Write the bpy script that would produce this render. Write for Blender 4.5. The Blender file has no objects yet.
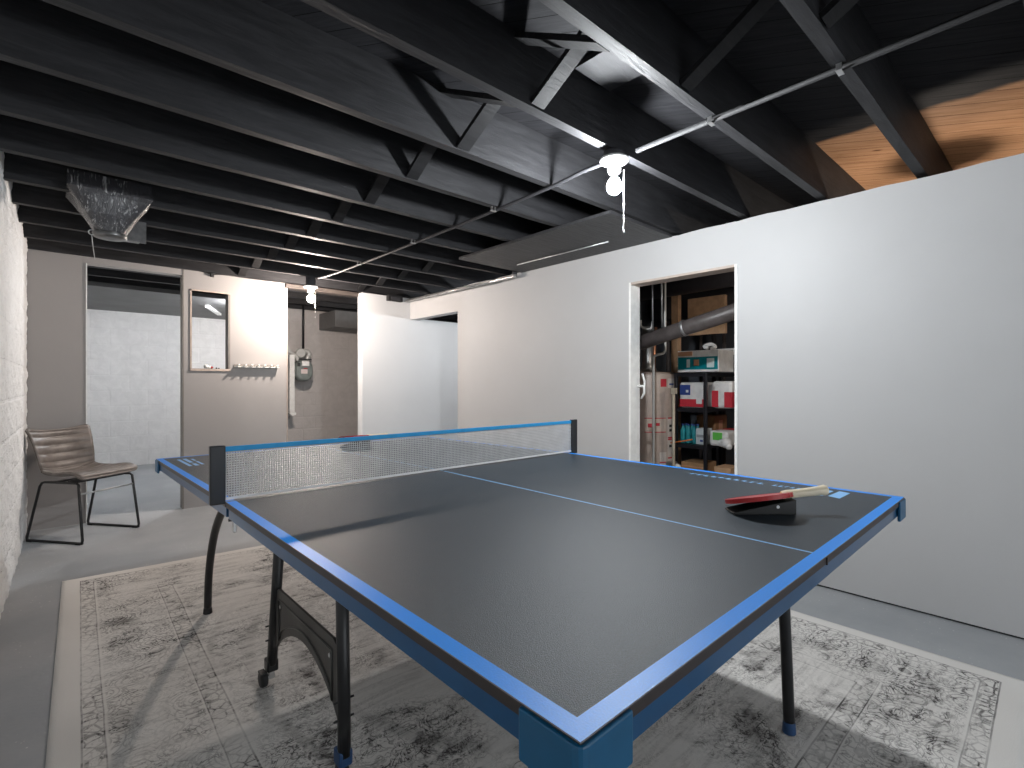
import bpy, bmesh, math, random
from mathutils import Vector, Matrix
random.seed(7)
S = bpy.context.scene
COL = S.collection
PI = math.pi

# ------------------------------------------------------------------ camera, world, exposure
cam_d = bpy.data.cameras.new('camera'); cam = bpy.data.objects.new('camera', cam_d); COL.objects.link(cam)
cam_d.sensor_width = 36.0; cam_d.lens = 499.0 / 1024 * 36; cam_d.clip_start = 0.02
cam.location = (-0.3525, -0.2907, 1.085)
cam.rotation_euler = (PI / 2, 0, -math.radians(42.67))
S.camera = cam
W = bpy.data.worlds.new('world'); S.world = W; W.use_nodes = True
W.node_tree.nodes['Background'].inputs[0].default_value = (0.9, 0.95, 1.0, 1)
W.node_tree.nodes['Background'].inputs[1].default_value = 0.6
S.view_settings.view_transform = 'Standard'; S.view_settings.look = 'None'
S.view_settings.gamma = 1; S.view_settings.use_curve_mapping = False
S.view_settings.exposure = 2.0
LAMP_MAIN, LAMP_REAR, LAMP_LEFT, LAMP_RIGHT, LAMP_STORE = 500, 560, 360, 250, 140

# ------------------------------------------------------------------ shader helpers
class NX:
    """small arithmetic on sockets"""
    def __init__(s, nt, k): s.nt = nt; s.k = k
    def _m(s, op, *a):
        n = s.nt.nodes.new('ShaderNodeMath'); n.operation = op
        for i, v in enumerate((s,) + a):
            if isinstance(v, NX): s.nt.links.new(v.k, n.inputs[i])
            else: n.inputs[i].default_value = v
        return NX(s.nt, n.outputs[0])
    def __add__(s, o): return s._m('ADD', o)
    __radd__ = __add__
    def __sub__(s, o): return s._m('SUBTRACT', o)
    def __rsub__(s, o): return (s * -1) + o
    def __mul__(s, o): return s._m('MULTIPLY', o)
    __rmul__ = __mul__
    def min(s, o): return s._m('MINIMUM', o)
    def max(s, o): return s._m('MAXIMUM', o)
    def abs(s): return s._m('ABSOLUTE')
    def fract(s): return s._m('FRACT')
    def sin(s): return s._m('SINE')
    def step(s, a, b):      # smoothstep a..b
        n = s.nt.nodes.new('ShaderNodeMapRange'); n.interpolation_type = 'SMOOTHSTEP'
        s.nt.links.new(s.k, n.inputs[0]); n.inputs[1].default_value = a; n.inputs[2].default_value = b
        return NX(s.nt, n.outputs[0])
    def band(s, a, b, e=0.001): return s.step(a - e, a + e) * (1 - s.step(b - e, b + e))

def rgb(c): return (c[0], c[1], c[2], 1)
def srgb(r, g, b):
    f = lambda v: (v / 255 / 12.92) if v / 255 <= 0.04045 else ((v / 255 + 0.055) / 1.055) ** 2.4
    return (f(r), f(g), f(b))
class M:
    def __init__(s, name, col=(.5, .5, .5), rough=.5, metal=0, spec=.5, **kw):
        s.m = bpy.data.materials.new(name); s.m.use_nodes = True; s.nt = s.m.node_tree
        s.p = s.nt.nodes['Principled BSDF']
        s.p.inputs['Base Color'].default_value = rgb(col); s.p.inputs['Roughness'].default_value = rough
        s.p.inputs['Metallic'].default_value = metal; s.p.inputs['Specular IOR Level'].default_value = spec
        for k, v in kw.items(): s.p.inputs[k.replace('_', ' ')].default_value = v
    def pos(s):
        g = s.nt.nodes.new('ShaderNodeNewGeometry'); return g.outputs['Position']
    def xyz(s, v=None):
        n = s.nt.nodes.new('ShaderNodeSeparateXYZ'); s.nt.links.new(v or s.pos(), n.inputs[0])
        return [NX(s.nt, o) for o in n.outputs]
    def obj(s):
        return s.nt.nodes.new('ShaderNodeTexCoord').outputs['Object']
    def vec(s, x, y, z=0.0):
        n = s.nt.nodes.new('ShaderNodeCombineXYZ')
        for i, v in enumerate((x, y, z)):
            if isinstance(v, NX): s.nt.links.new(v.k, n.inputs[i])
            else: n.inputs[i].default_value = v
        return n.outputs[0]
    def noise(s, scale, detail=3, rough=.5, dist=0, v=None):
        n = s.nt.nodes.new('ShaderNodeTexNoise'); n.inputs['Scale'].default_value = scale
        n.inputs['Detail'].default_value = detail; n.inputs['Roughness'].default_value = rough
        n.inputs['Distortion'].default_value = dist
        s.nt.links.new(v or s.pos(), n.inputs['Vector']); return NX(s.nt, n.outputs[0])
    def voro(s, scale, feat='F1', v=None):
        n = s.nt.nodes.new('ShaderNodeTexVoronoi'); n.feature = feat; n.inputs['Scale'].default_value = scale
        s.nt.links.new(v or s.pos(), n.inputs['Vector']); return NX(s.nt, n.outputs[0])
    def brick(s, v, w, h, mortar=.01, smooth=.3, off=.5):
        n = s.nt.nodes.new('ShaderNodeTexBrick'); n.offset = off
        n.inputs['Scale'].default_value = 1; n.inputs['Brick Width'].default_value = w
        n.inputs['Row Height'].default_value = h; n.inputs['Mortar Size'].default_value = mortar
        n.inputs['Mortar Smooth'].default_value = smooth
        s.nt.links.new(v, n.inputs['Vector']); return NX(s.nt, n.outputs['Fac'])
    def mix(s, f, a, b):
        n = s.nt.nodes.new('ShaderNodeMix'); n.data_type = 'RGBA'
        s.nt.links.new(f.k, n.inputs[0])
        for i, v in ((6, a), (7, b)):
            if isinstance(v, tuple): n.inputs[i].default_value = rgb(v)
            else: s.nt.links.new(v, n.inputs[i])
        return n.outputs[2]
    def color(s, k): s.nt.links.new(k, s.p.inputs['Base Color']); return s
    def rough(s, k): s.nt.links.new(k.k, s.p.inputs['Roughness']); return s
    def bump(s, h, strength=.5, dist=.01):
        n = s.nt.nodes.new('ShaderNodeBump'); n.inputs['Strength'].default_value = strength
        n.inputs['Distance'].default_value = dist
        s.nt.links.new(h.k, n.inputs['Height']); s.nt.links.new(n.outputs[0], s.p.inputs['Normal']); return s
def simple(name, col, rough=.5, metal=0, spec=.5, var=.0, bump=0, scale=20, **kw):
    """paint / plastic / metal with a slight procedural variation"""
    a = M(name, col, rough, metal, spec, **kw)
    n = a.noise(scale, 3, v=a.obj())
    v = max(var, .06)
    a.color(a.mix(n.step(.3, .7), tuple(c * (1 - v) for c in col), tuple(min(1, c * (1 + v)) for c in col)))
    if bump: a.bump(n, bump, .004)
    return a.m
def emit(name, col, strength):
    a = M(name, col, .4)
    a.p.inputs['Emission Color'].default_value = rgb(col); a.p.inputs['Emission Strength'].default_value = strength
    return a.m

# ---- setting materials
def wall_paint(name, col, b=.12, marks=False):
    a = M(name, col, .55, spec=.35)
    n = a.noise(1.3, 4, .6); n2 = a.noise(90, 2)
    k = a.mix(n.step(.3, .7), tuple(c * .95 for c in col), col)
    if marks: k = a.mix(a.voro(2.3).step(.018, .010), k, (.16, .15, .14))
    a.color(k); a.bump(n2 * .3 + n, b, .006); return a.m
m_wall = wall_paint('drywall_paint', (.50, .50, .503), marks=True)
m_wall_rear = wall_paint('rear_wall_paint', (.33, .315, .308))
m_board = wall_paint('white_board_paint', (.66, .665, .67), .05)
def block(name, axis, col, strength, w=.4, h=.2, jt=.8):
    a = M(name, col, .6, spec=.3); x, y, z = a.xyz()
    v = a.vec(y if axis == 'y' else x, z)
    br = a.brick(v, w, h, .012, .6)
    n = a.noise(9, 5, .6, .8); n2 = a.noise(45, 3)
    a.color(a.mix(n.step(.25, .75), tuple(c * .88 for c in col), col))
    a.bump((1 - br) * jt + n * 1.0 + n2 * .3, strength, .02); return a.m
m_block_left = block('painted_rough_block', 'y', (.82, .83, .83), .9, jt=.12)
m_block_far = block('painted_far_block', 'x', (.80, .79, .78), .22, .40, .2)
m_block_niche = block('painted_niche_block', 'x', (.56, .53, .515), .22, .33, .16)
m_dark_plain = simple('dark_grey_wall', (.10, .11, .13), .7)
a = M('painted_concrete', (.3, .3, .3), .45, spec=.45)
x, y, z = a.xyz()
n = a.noise(1.6, 5, .6); sp = a.voro(38).step(.14, .07) * a.noise(3.2, 3).step(.46, .58)
c0 = a.mix(n.step(.3, .7), (.30, .32, .34), (.39, .405, .42))
a.color(a.mix(sp, c0, (.62, .62, .6))).rough(n * .25 + .38).bump(a.noise(60, 3) + n * 2, .25, .004); m_floor = a.m
# black paint
def black_paint(name, col, rough=.6, bare=None):
    a = M(name, col, rough, spec=.22); x, y, z = a.xyz()
    n = a.noise(14, 5, .65, .5, a.vec(x * .35, y * 2.5, z * 2.5))
    c = a.mix(n.step(.3, .75), tuple(k * .75 for k in col), tuple(k * 1.3 for k in col))
    a.color(c); a.bump(n, .5, .006); return a.m
m_black = black_paint('black_painted_joist', (.024, .024, .026), .58)
# diagonal subfloor boards, painted black except a bare strip near the right wall; its edge also paints in the edge of the light
a = M('subfloor_boards', (.02, .02, .02), .7, spec=.1); x, y, z = a.xyz()
u = x * .82 + y * .57; w = y * .82 - x * .57                      # u across boards, w along
grain = a.noise(6, 5, .6, .6, a.vec(u * 9, w * .8, 0.0)); t = (u * (1 / .092)).fract()
gap = t.step(.035, .015); board = a.noise(1.0, 0, v=a.vec((u * (1 / .092))._m('FLOOR') * 3.1, 0.0, 0.0))
knot = a.voro(2.6, v=a.vec(u * 3.0, w * 1.1)).step(.10, .04)
bare = a.mix(grain.step(.25, .75), (.36, .19, .10), (.52, .30, .17))
bare = a.mix(knot, bare, (.12, .05, .02))
bn = a.noise(5, 3) * .10
mask = (x + bn + y * .02).step(2.545, 2.60) * (1 - y.step(.55, .58))
black = a.mix(grain.step(.3, .7), (.014, .014, .016), (.022, .022, .024))
cc = a.mix(mask, black, bare); a.color(a.mix(gap, cc, (.004, .004, .004)))
a.bump((1 - gap) * 1.0 + grain * .3, .6, .006); m_subfloor = a.m
# bare timber
a = M('bare_timber', (.5, .27, .12), .6); x, y, z = a.xyz()
n = a.noise(8, 5, .6, .4, a.vec(x * .6, y * 4, z * 4)); a.color(a.mix(n.step(.3, .7), (.42, .19, .08), (.68, .38, .19))); m_timber = a.m
a = M('dark_timber', (.1, .07, .05), .6); x, y, z = a.xyz()
n = a.noise(6, 5, .6, .4, a.vec(x * .5, y * 6, z * 6)); a.color(a.mix(n.step(.3, .7), (.035, .028, .025), (.075, .06, .052))); m_dark_timber = a.m
m_brace = black_paint('black_painted_brace', (.012, .012, .013), .6)
m_panel = black_paint('panel_black', (.034, .034, .036), .45)
m_white_trim = simple('white_trim', (.82, .82, .80), .4, var=.03)
m_rawedge = simple('raw_board_edge', (.46, .38, .33), .7, var=.1)
m_jambdark = simple('grey_jamb', (.20, .185, .17), .6)

# ---- object materials
a = M('table_playing_surface', (.03, .034, .038), .38, spec=.42)
n = a.noise(420, 2, .6); n2 = a.noise(2.0, 3); sk = a.noise(700, 1, .5)
a.color(a.mix((n + sk)._m('MULTIPLY', .5).step(.42, .60), (.012, .019, .026), (.036, .051, .066)))
a.rough(n * .10 + .41 + n2 * .03); a.bump(sk + n * .5, .55, .0012); m_top = a.m
def stripe(name, col):
    a = M(name, col, .38, spec=.45); n = a.noise(380, 2, .6)
    a.color(a.mix(n.step(.3, .7), tuple(k * .92 for k in col), col)); a.rough(n * .1 + .40); a.bump(n, .2, .0012); return a.m
m_blue = stripe('blue_boundary_paint', (.0, .27, .90))
m_lblue = stripe('pale_blue_paint', (.22, .50, .86))
m_edge = simple('board_edge_brown', (.028, .018, .015), .45)
m_lip = simple('board_lip_grey', (.22, .22, .23), .5)
m_apron = simple('blue_painted_steel', (.0, .075, .20), .28, .3, .6, Coat_Weight=.3)
m_guard = simple('blue_corner_plastic', (.0, .085, .19), .4)
m_bsteel = simple('black_painted_steel', (.010, .010, .011), .35, 0, .5)
m_plate = simple('embossed_dark_plate', (.07, .07, .068), .33, .75, .5, .2, .3, 9)
m_rubber = simple('black_rubber', (.012, .012, .013), .65)
m_bluefoot = simple('blue_foot_plastic', (.01, .05, .14), .5)
m_netblack = simple('black_net_post', (.012, .013, .016), .4)
m_thread = simple('grey_net_thread', (.62, .62, .62), .8)
m_tapeblue = simple('blue_net_tape', (.02, .30, .62), .6)
m_tapewhite = simple('white_net_cord', (.85, .85, .85), .7)
m_red = simple('red_rubber', (.42, .012, .015), .4)
m_blackrub = simple('black_bat_rubber', (.012, .012, .012), .5)
a = M('pale_wood_handle', (.7, .55, .35), .45); x, y, z = a.xyz(a.obj())
a.color(a.mix((y * 180).sin().step(-.2, .2), (.80, .70, .52), (.58, .36, .14))); m_handle = a.m
a = M('brown_quilted_leather', (.12, .095, .08), .42, spec=.5); n = a.noise(9, 5, .6, v=a.obj()); n2 = a.noise(160, 2, v=a.obj())
a.color(a.mix(n.step(.3, .7), (.105, .088, .076), (.19, .165, .15))); a.bump(n2 + n, .25, .003); m_leather = a.m
m_chrome = simple('dull_chrome', (.55, .55, .55), .3, .9)
m_galv_dark = simple('dark_galvanised', (.16, .16, .16), .35, .7, .5, .2)
m_galv = simple('galvanised_pipe', (.50, .50, .50), .38, .85, .5, .15)
m_conduit_black = simple('black_conduit', (.045, .045, .05), .6, 0, .3)
m_conduit_grey = simple('grey_painted_conduit', (.016, .016, .017), .65, 0, .15)
m_porcelain = simple('white_porcelain', (.85, .85, .83), .25)
m_glow_main = emit('lamp_glow_white', (.93, .97, 1.0), LAMP_MAIN)
m_glow_warm = emit('lamp_glow_warm', (1.0, .86, .76), LAMP_REAR)
m_glow_left = emit('lamp_glow_daylight', (.95, .97, 1.0), LAMP_LEFT)
m_glow_right = emit('lamp_glow_cool', (.92, .96, 1.0), LAMP_RIGHT)
m_glow_store = emit('lamp_glow_store', (1.0, .88, .76), LAMP_STORE)
m_chain = simple('bead_chain', (.85, .84, .80), .25, .8)

# ------------------------------------------------------------------ mesh helpers
class B:
    def __init__(s): s.v = []; s.f = []; s.mi = []; s.sm = []; s.uv = None
    def add(s, vs, fs, mi=0, sm=False):
        o = len(s.v); s.v += [tuple(v) for v in vs]
        s.f += [tuple(i + o for i in f) for f in fs]; s.mi += [mi] * len(fs); s.sm += [sm] * len(fs); return s
    def box(s, x0, x1, y0, y1, z0, z1, mi=0):
        vs = [(x, y, z) for z in (z0, z1) for y in (y0, y1) for x in (x0, x1)]
        return s.add(vs, [(0, 2, 3, 1), (4, 5, 7, 6), (0, 1, 5, 4), (2, 6, 7, 3), (0, 4, 6, 2), (1, 3, 7, 5)], mi)
    def beam(s, p, q, w, h, up=(0, 0, 1), mi=0):
        p, q, up = Vector(p), Vector(q), Vector(up); d = (q - p).normalized()
        r = d.cross(up).normalized() * (w / 2); u = r.cross(d).normalized() * (h / 2)
        vs = [c + a * r + b * u for c in (p, q) for a, b in ((-1, -1), (1, -1), (1, 1), (-1, 1))]
        return s.add(vs, [(0, 1, 2, 3), (7, 6, 5, 4), (0, 4, 5, 1), (1, 5, 6, 2), (2, 6, 7, 3), (3, 7, 4, 0)], mi)
    def prism(s, poly, axis, a0, a1, mi=0):
        """poly in the two other axes (in x,y,z order), extruded along axis"""
        n = len(poly)
        def P(c, a): l = list(c); l.insert(axis, a); return tuple(l)
        vs = [P(c, a0) for c in poly] + [P(c, a1) for c in poly]
        fs = [tuple(range(n))[::-1], tuple(range(n, 2 * n))] + [(i, (i + 1) % n, n + (i + 1) % n, n + i) for i in range(n)]
        return s.add(vs, fs, mi)
    def tube(s, pts, r, n=12, mi=0, sx=1.0, closed=False):
        pts = [Vector(p) for p in pts]; rs = r if isinstance(r, (list, tuple)) else [r] * len(pts)
        N = len(pts); rings = []; u = None
        for i, p in enumerate(pts):
            if closed: d = (pts[(i + 1) % N] - pts[i - 1]).normalized()
            else: d = (pts[min(i + 1, N - 1)] - pts[max(i - 1, 0)]).normalized()
            if u is None:
                u = d.cross(Vector((0, 0, 1)) if abs(d.z) < .9 else Vector((0, 1, 0))).normalized()
            u = (u - d * u.dot(d)).normalized(); w = d.cross(u)
            rings.append([p + (u * math.cos(2 * PI * k / n) * sx + w * math.sin(2 * PI * k / n)) * rs[i] for k in range(n)])
        vs = [v for rg in rings for v in rg]; fs = []
        for i in range(N if closed else N - 1):
            j = (i + 1) % N
            fs += [(i * n + k, i * n + (k + 1) % n, j * n + (k + 1) % n, j * n + k) for k in range(n)]
        s.add(vs, fs, mi, True)
        if not closed:
            o = len(s.v) - len(vs); s.f += [tuple(o + k for k in range(n))[::-1], tuple(o + (N - 1) * n + k for k in range(n))]
            s.mi += [mi] * 2; s.sm += [False] * 2
        return s
    def lathe(s, prof, c=(0, 0, 0), n=32, mi=0, axis=2, cap=True):
        """prof: (radius, height) list"""
        vs = []
        for r, h in prof:
            for k in range(n):
                t = 2 * PI * k / n; l = [r * math.cos(t), r * math.sin(t)]; l.insert(axis, h)
                vs.append((c[0] + l[0], c[1] + l[1], c[2] + l[2]))
        fs = []
        for i in range(len(prof) - 1):
            fs += [(i * n + k, i * n + (k + 1) % n, (i + 1) * n + (k + 1) % n, (i + 1) * n + k) for k in range(n)]
        s.add(vs, fs, mi, True)
        if cap:
            o = len(s.v) - len(vs)
            for q in (tuple(o + k for k in range(n))[::-1], tuple(o + (len(prof) - 1) * n + k for k in range(n))):
                s.f.append(q); s.mi.append(mi); s.sm.append(False)
        return s
    def ball(s, c, r, n=10, mi=0, sz=1.0):
        k = max(5, n // 2 + 1)
        return s.lathe([(max(r * math.sin(PI * i / k), r * .02), -r * sz * math.cos(PI * i / k)) for i in range(k + 1)], c, n, mi)
    def grid(s, fn, nu, nv, mi=0, sm=True, flip=False):
        vs = [fn(i / nu, j / nv) for j in range(nv + 1) for i in range(nu + 1)]; w = nu + 1
        fs = [(j * w + i, j * w + i + 1, (j + 1) * w + i + 1, (j + 1) * w + i) for j in range(nv) for i in range(nu)]
        if flip: fs = [f[::-1] for f in fs]
        return s.add(vs, fs, mi, sm)
    def obj(s, name, mats, parent=None, world=True, bevel=0, seg=2, origin=None, kind=None):
        me = bpy.data.meshes.new(name)
        off = Vector((0, 0, 0))
        if parent is None:
            if origin is None:
                xs = [[v[i] for v in s.v] for i in range(3)]
                off = Vector(((min(xs[0]) + max(xs[0])) / 2, (min(xs[1]) + max(xs[1])) / 2, min(xs[2])))
            else: off = Vector(origin)
        elif world:
            p = parent
            while p: off += p.location; p = p.parent
        me.from_pydata([tuple(Vector(v) - off) for v in s.v], [], s.f)
        mats = mats if isinstance(mats, (list, tuple)) else [mats]
        for m in mats: me.materials.append(m)
        me.polygons.foreach_set('material_index', s.mi); me.polygons.foreach_set('use_smooth', s.sm)
        if s.uv:
            l = me.uv_layers.new(name='UVMap')
            for lp in me.loops: l.data[lp.index].uv = s.uv[lp.vertex_index]
        bm = bmesh.new(); bm.from_mesh(me); bmesh.ops.recalc_face_normals(bm, faces=bm.faces); bm.to_mesh(me); bm.free()
        me.update()
        o = bpy.data.objects.new(name, me); COL.objects.link(o)
        if parent is None: o.location = off
        else: o.parent = parent
        if bevel:
            b = o.modifiers.new('bevel', 'BEVEL'); b.width = bevel; b.segments = seg; b.limit_method = 'ANGLE'; b.angle_limit = .7
        if kind: o['kind'] = kind
        return o

def thing(name, label, cat, loc=(0, 0, 0), rz=0, group=None):
    o = bpy.data.objects.new(name, None); COL.objects.link(o); o.location = loc; o.rotation_euler = (0, 0, rz)
    o.empty_display_size = .1; o['label'] = label; o['category'] = cat
    if group: o['group'] = group
    return o
def tag(o, label, cat, group=None):
    o['label'] = label; o['category'] = cat
    if group: o['group'] = group
    return o
def struct(b, name, m, label=None, **k):
    o = b.obj(name, m, kind='structure', **k)
    if label: o['label'] = label
    return o
def copy_tree(o, parent=None):
    c = o.copy(); COL.objects.link(c)
    if parent: c.parent = parent
    for ch in list(o.children): copy_tree(ch, c)
    return c

# ------------------------------------------------------------------ the setting
XR, XRB = 2.67, 2.77          # right partition faces
YB, YBB = 4.83, 4.93; YW = 4.71          # rear partition faces
ZW = 2.072                    # wall tops
ZJ = 2.08                     # underside of joists
ZS = 2.315                    # underside of subfloor
struct(B().box(-1.2, 5.6, -3.0, 8.6, -.1, 0), 'floor', m_floor, 'grey painted concrete floor')

# right partition, with the store doorway and the far opening
D0, D1, DH = 1.005, 1.745, 1.793
O0, O1, OH = 3.80, YW, 1.822
def ragged(a, c, z, n=26, amp=.006):
    return [(a + (c - a) * i / n, z + random.uniform(-amp, amp * .6)) for i in range(n + 1)]
b = B()
def rw(y0, y1, z0):
    top = ragged(y0, y1, ZW - .008, max(4, int((y1 - y0) / .09)))
    b.prism([(y1, z0), (y0, z0)] + top, 0, XR, XRB)
rw(-3.0, D0, .010); rw(D0, D1, DH); rw(D1, O0, .010); rw(O0, YW, OH)
struct(b, 'wall_right', m_wall, 'long grey-white drywall partition on the right')
struct(B().box(XR + .012, XRB - .01, -3.0, D0 - .01, 0, .016).box(XR + .012, XRB - .01, D1 + .01, O0 - .01, 0, .016), 'trim_1', m_rubber)  # recessed strip coloured black to darken the gap under the drywall

# door casing of the store doorway
d1 = B().box(XR - .004, XRB + .01, D1 - .004, D1 + .012, 0, DH + .012) \
    .box(XR - .004, XRB + .01, D0 - .012, D0 + .004, 0, DH + .012)
d1 = struct(d1, 'door_1', m_white_trim, 'white painted jamb of the store room doorway')
B().box(XR - .004, XRB + .01, D0 + .0045, D1 - .0045, DH - .004, DH + .012).obj('head_jamb', m_rawedge, d1)
B().box(XR + .055, XR + .075, D0 + .0042, D0 + .016, 0, DH - .005).obj('door_stop', m_white_trim, d1)
B().box(XR + .020, XR + .045, D0 + .0042, D0 + .0075, .94, 1.0).obj('strike_plate', m_galv, d1)
h = B().tube([(XRB - .012, D1 - .03, .98), (XRB - .012, D1 - .055, 1.02), (XRB - .012, D1 - .055, 1.06), (XRB - .012, D1 - .06, 1.10), (XRB - .012, D1 - .04, 1.16)], .008, 8)
h.tube([(XRB - .012, D1 - .003, 1.07), (XRB - .012, D1 - .057, 1.07)], .009, 8)
h.obj('door_handle', m_porcelain, d1)

# left outer wall, painted block, not quite parallel
lw = B(); k = .021
def xl(y): return -.545 + k * (y - 3.0)
lw.add([(xl(-3), -3, 0), (xl(8.6), 8.6, 0), (xl(8.6), 8.6, 2.34), (xl(-3), -3, 2.34), (-1.1, -3, 0), (-1.1, 8.6, 0), (-1.1, 8.6, 2.34), (-1.1, -3, 2.34)],
       [(0, 1, 2, 3), (5, 4, 7, 6), (0, 3, 7, 4), (1, 5, 6, 2), (3, 2, 6, 7), (0, 4, 5, 1)])
# finer front skin with real lumps
def lump(y, z):
    r = random.Random(int(y * 50) * 7919 + int(z * 50))
    jt = .010 if min(z % .2, .2 - z % .2) < .012 else 0
    return xl(y) + .018 + .004 * math.sin(y * 23 + z * 31) * math.sin(z * 17 - y * 9) + .003 * math.sin(y * 61 + 2 * z * 37) + r.uniform(-.002, .002) - jt * .25
lw.grid(lambda i, j: (lump(2.4 + i * 2.42, j * 2.3), 2.4 + i * 2.42, j * 2.3), 130, 120)
struct(lw, 'wall_left', m_block_left, 'rough white painted block wall at the left edge')
struct(B().box(-1.2, -.45, -3.1, -3.0, 0, 2.34).box(2.45, 5.6, -3.1, -3.0, 0, 2.34).box(-.45, 2.45, -3.1, -3.0, 2.05, 2.34), 'wall_near', m_wall,
       'unseen near end wall with a wide opening added behind the camera for fill light')  # opening added so soft world light fills the room from behind
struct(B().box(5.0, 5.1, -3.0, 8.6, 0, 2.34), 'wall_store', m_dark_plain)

# rear partition: left piece, header, middle piece with pass-through, doorway, right piece
XA, XBo = -.155, .484; HX = 2.03
PX0, PX1, PZ0, PZ1 = .548, .845, 1.222, 1.905
QX0, QX1 = 1.352, 2.085
b = B()
b.box(-.50, XA, YB, YBB, 0, ZW + .02)
b.box(XA, XBo, YB, YBB, HX, ZW + .02)
b.box(XBo, PX0, YB, YBB, 0, ZW + .015); b.box(PX1, QX0, YB, YBB, 0, ZW + .015)
b.box(PX0, PX1, YB, YBB, 0, PZ0); b.box(PX0, PX1, YB, YBB, PZ1, ZW + .015)
struct(b, 'wall_rear', m_wall_rear, 'pinkish grey rear partition with a doorway and a small opening')
b = B().box(QX1, XR, YW, YW + .11, 0, ZW - .01).box(XR, 4.9, YW, YW + .11, 0, 1.84)
struct(b, 'wall_rear_white', m_board, 'bright white board wall at the right end of the rear partition')
struct(B().box(XA - .003, XA + .004, YB - .006, YBB, 0, HX), 'trim_3', m_white_trim)
struct(B().box(XBo - .004, XBo + .006, YB - .004, YBB + .002, 0, HX + .05), 'trim_4', m_jambdark)
struct(B().box(QX0 - .004, QX0 + .003, YB - .004, YBB, 0, HX), 'trim_5', m_rawedge)
w1 = struct(B().box(PX0 - .012, PX0, YB - .008, YBB, PZ0 - .02, PZ1 + .012).box(PX0 - .012, PX1 + .005, YB - .008, YBB, PZ1, PZ1 + .012)
       .box(PX0 - .012, PX1 + .005, YB - .014, YBB, PZ0 - .02, PZ0), 'window_1', m_rawedge, 'small unglazed pass-through opening in the rear partition')
B().box(PX1 - .012, PX1 + .004, YB - .006, YBB, PZ0 + .001, PZ1 - .001).obj('window_frame', m_jambdark, w1)
# timber lintel over the rear doorway
struct(B().box(QX0 - .02, QX1 + .03, YB - .03, YB + .07, HX, ZW), 'trim_6', m_dark_timber, bevel=.003)

# rooms behind
struct(B().box(-.6, 1.66, 8.0, 8.1, 0, 2.34), 'wall_far', m_block_far, 'white painted block wall of the far room')
struct(B().box(1.60, 1.66, 5.9, 8.0, 0, 2.34), 'wall_divider', m_block_far)
struct(B().box(3.25, 5.0, 6.55, 6.6, 0, 2.34), 'gap_shade_sheet', m_dark_plain)  # dark sheet added to keep the gap above the white wall in shade
struct(B().box(1.66, 5.0, 6.6, 6.7, 0, 2.34), 'wall_niche', m_block_niche, 'grey painted block wall behind the gas meter')
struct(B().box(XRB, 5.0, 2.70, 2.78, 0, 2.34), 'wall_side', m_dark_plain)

# ceiling: subfloor with joists and bridging as children
ceil = struct(B().box(-1.1, 5.1, -3.0, 8.6, ZS, ZS + .03), 'ceiling', m_subfloor, 'dark subfloor boards seen between black painted joists', origin=(0, 0, ZS))
SK = -.020
JY = [.16 - .417 * i for i in range(7, 0, -1)] + [.16, .575, .985, 1.43, 1.84, 2.28] + [2.70 + .42 * i for i in range(13)]
def jy(y, x): return y + SK * (x - 1.5)
JW = .042
for y in JY:
    if y > 7.95: continue
    jb = B(); x0, x1 = -.56, 4.98; ya, yb2 = jy(y, x0), jy(y, x1); n = 24; rj = random.Random(int(y * 1000) + 77)
    prof = [(x0 + (x1 - x0) * i / n, rj.uniform(-.0015, .0015)) for i in range(n + 1)]
    vs = []; fs = []
    for (x, e) in prof:
        yy = jy(y, x) + e
        vs += [(x, yy - JW / 2, ZJ + e), (x, yy + JW / 2, ZJ + e), (x, yy + JW / 2, ZS - .0005), (x, yy - JW / 2, ZS - .0005)]
    for i in range(n):
        for q in range(4): fs.append((i * 4 + q, i * 4 + (q + 1) % 4, i * 4 + 4 + (q + 1) % 4, i * 4 + 4 + q))
    fs += [(0, 1, 2, 3), (n * 4 + 3, n * 4 + 2, n * 4 + 1, n * 4)]
    jb.add(vs, fs); jb.obj('joist', m_black, ceil)
# bare joist side beyond the paint line, second bay
def brace(x, ya, yb, flip, hz=.018):
    z0, z1 = ZJ + .012, ZS - .02
    if flip: z0, z1 = z1, z0
    B().beam((x, ya + JW / 2 + .003, z0), (x + .004, yb - JW / 2 - .003, z1), .062, .019, (0, 0, 1)).obj('bridging_brace', m_brace, ceil)
for i in range(len(JY) - 1):
    ya, yb = JY[i], JY[i + 1]
    if ya < -.8 or yb > 4.9: continue
    xx = (.93 if ya > .2 else 1.22)
    brace(xx, jy(ya, xx), jy(yb, xx), True); 
    if not .1 < ya < .5: brace(xx - .08, jy(ya, xx), jy(yb, xx), False)
# second bridging row near the rear right
for i in range(len(JY) - 1):
    ya, yb = JY[i], JY[i + 1]
    if 3.0 < ya < 4.6:
        brace(2.0, jy(ya, 2.0), jy(yb, 2.0), False); brace(2.08, jy(ya, 2.0), jy(yb, 2.0), True)
B().box(1.12, 1.34, jy(.60, 1.2) + .0, jy(.965, 1.2) - .02, ZS - .022, ZS - .0006).obj('blocking_strip', m_black, ceil)
# flat black panel screwed under the joists beside the right wall
pn = B().box(1.985, XR - .002, 1.42, 2.86, ZJ - .022, ZJ - .002)
struct(pn, 'trim_7', m_panel, 'flat black panel fixed under the joists by the right wall', bevel=.003)
struct(B().box(-.5, 1.62, 6.0, 8.0, ZJ - .045, ZJ - .003), 'trim_8', simple('grey_soffit', (.07, .07, .07), .5, var=.2, scale=3))

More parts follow.
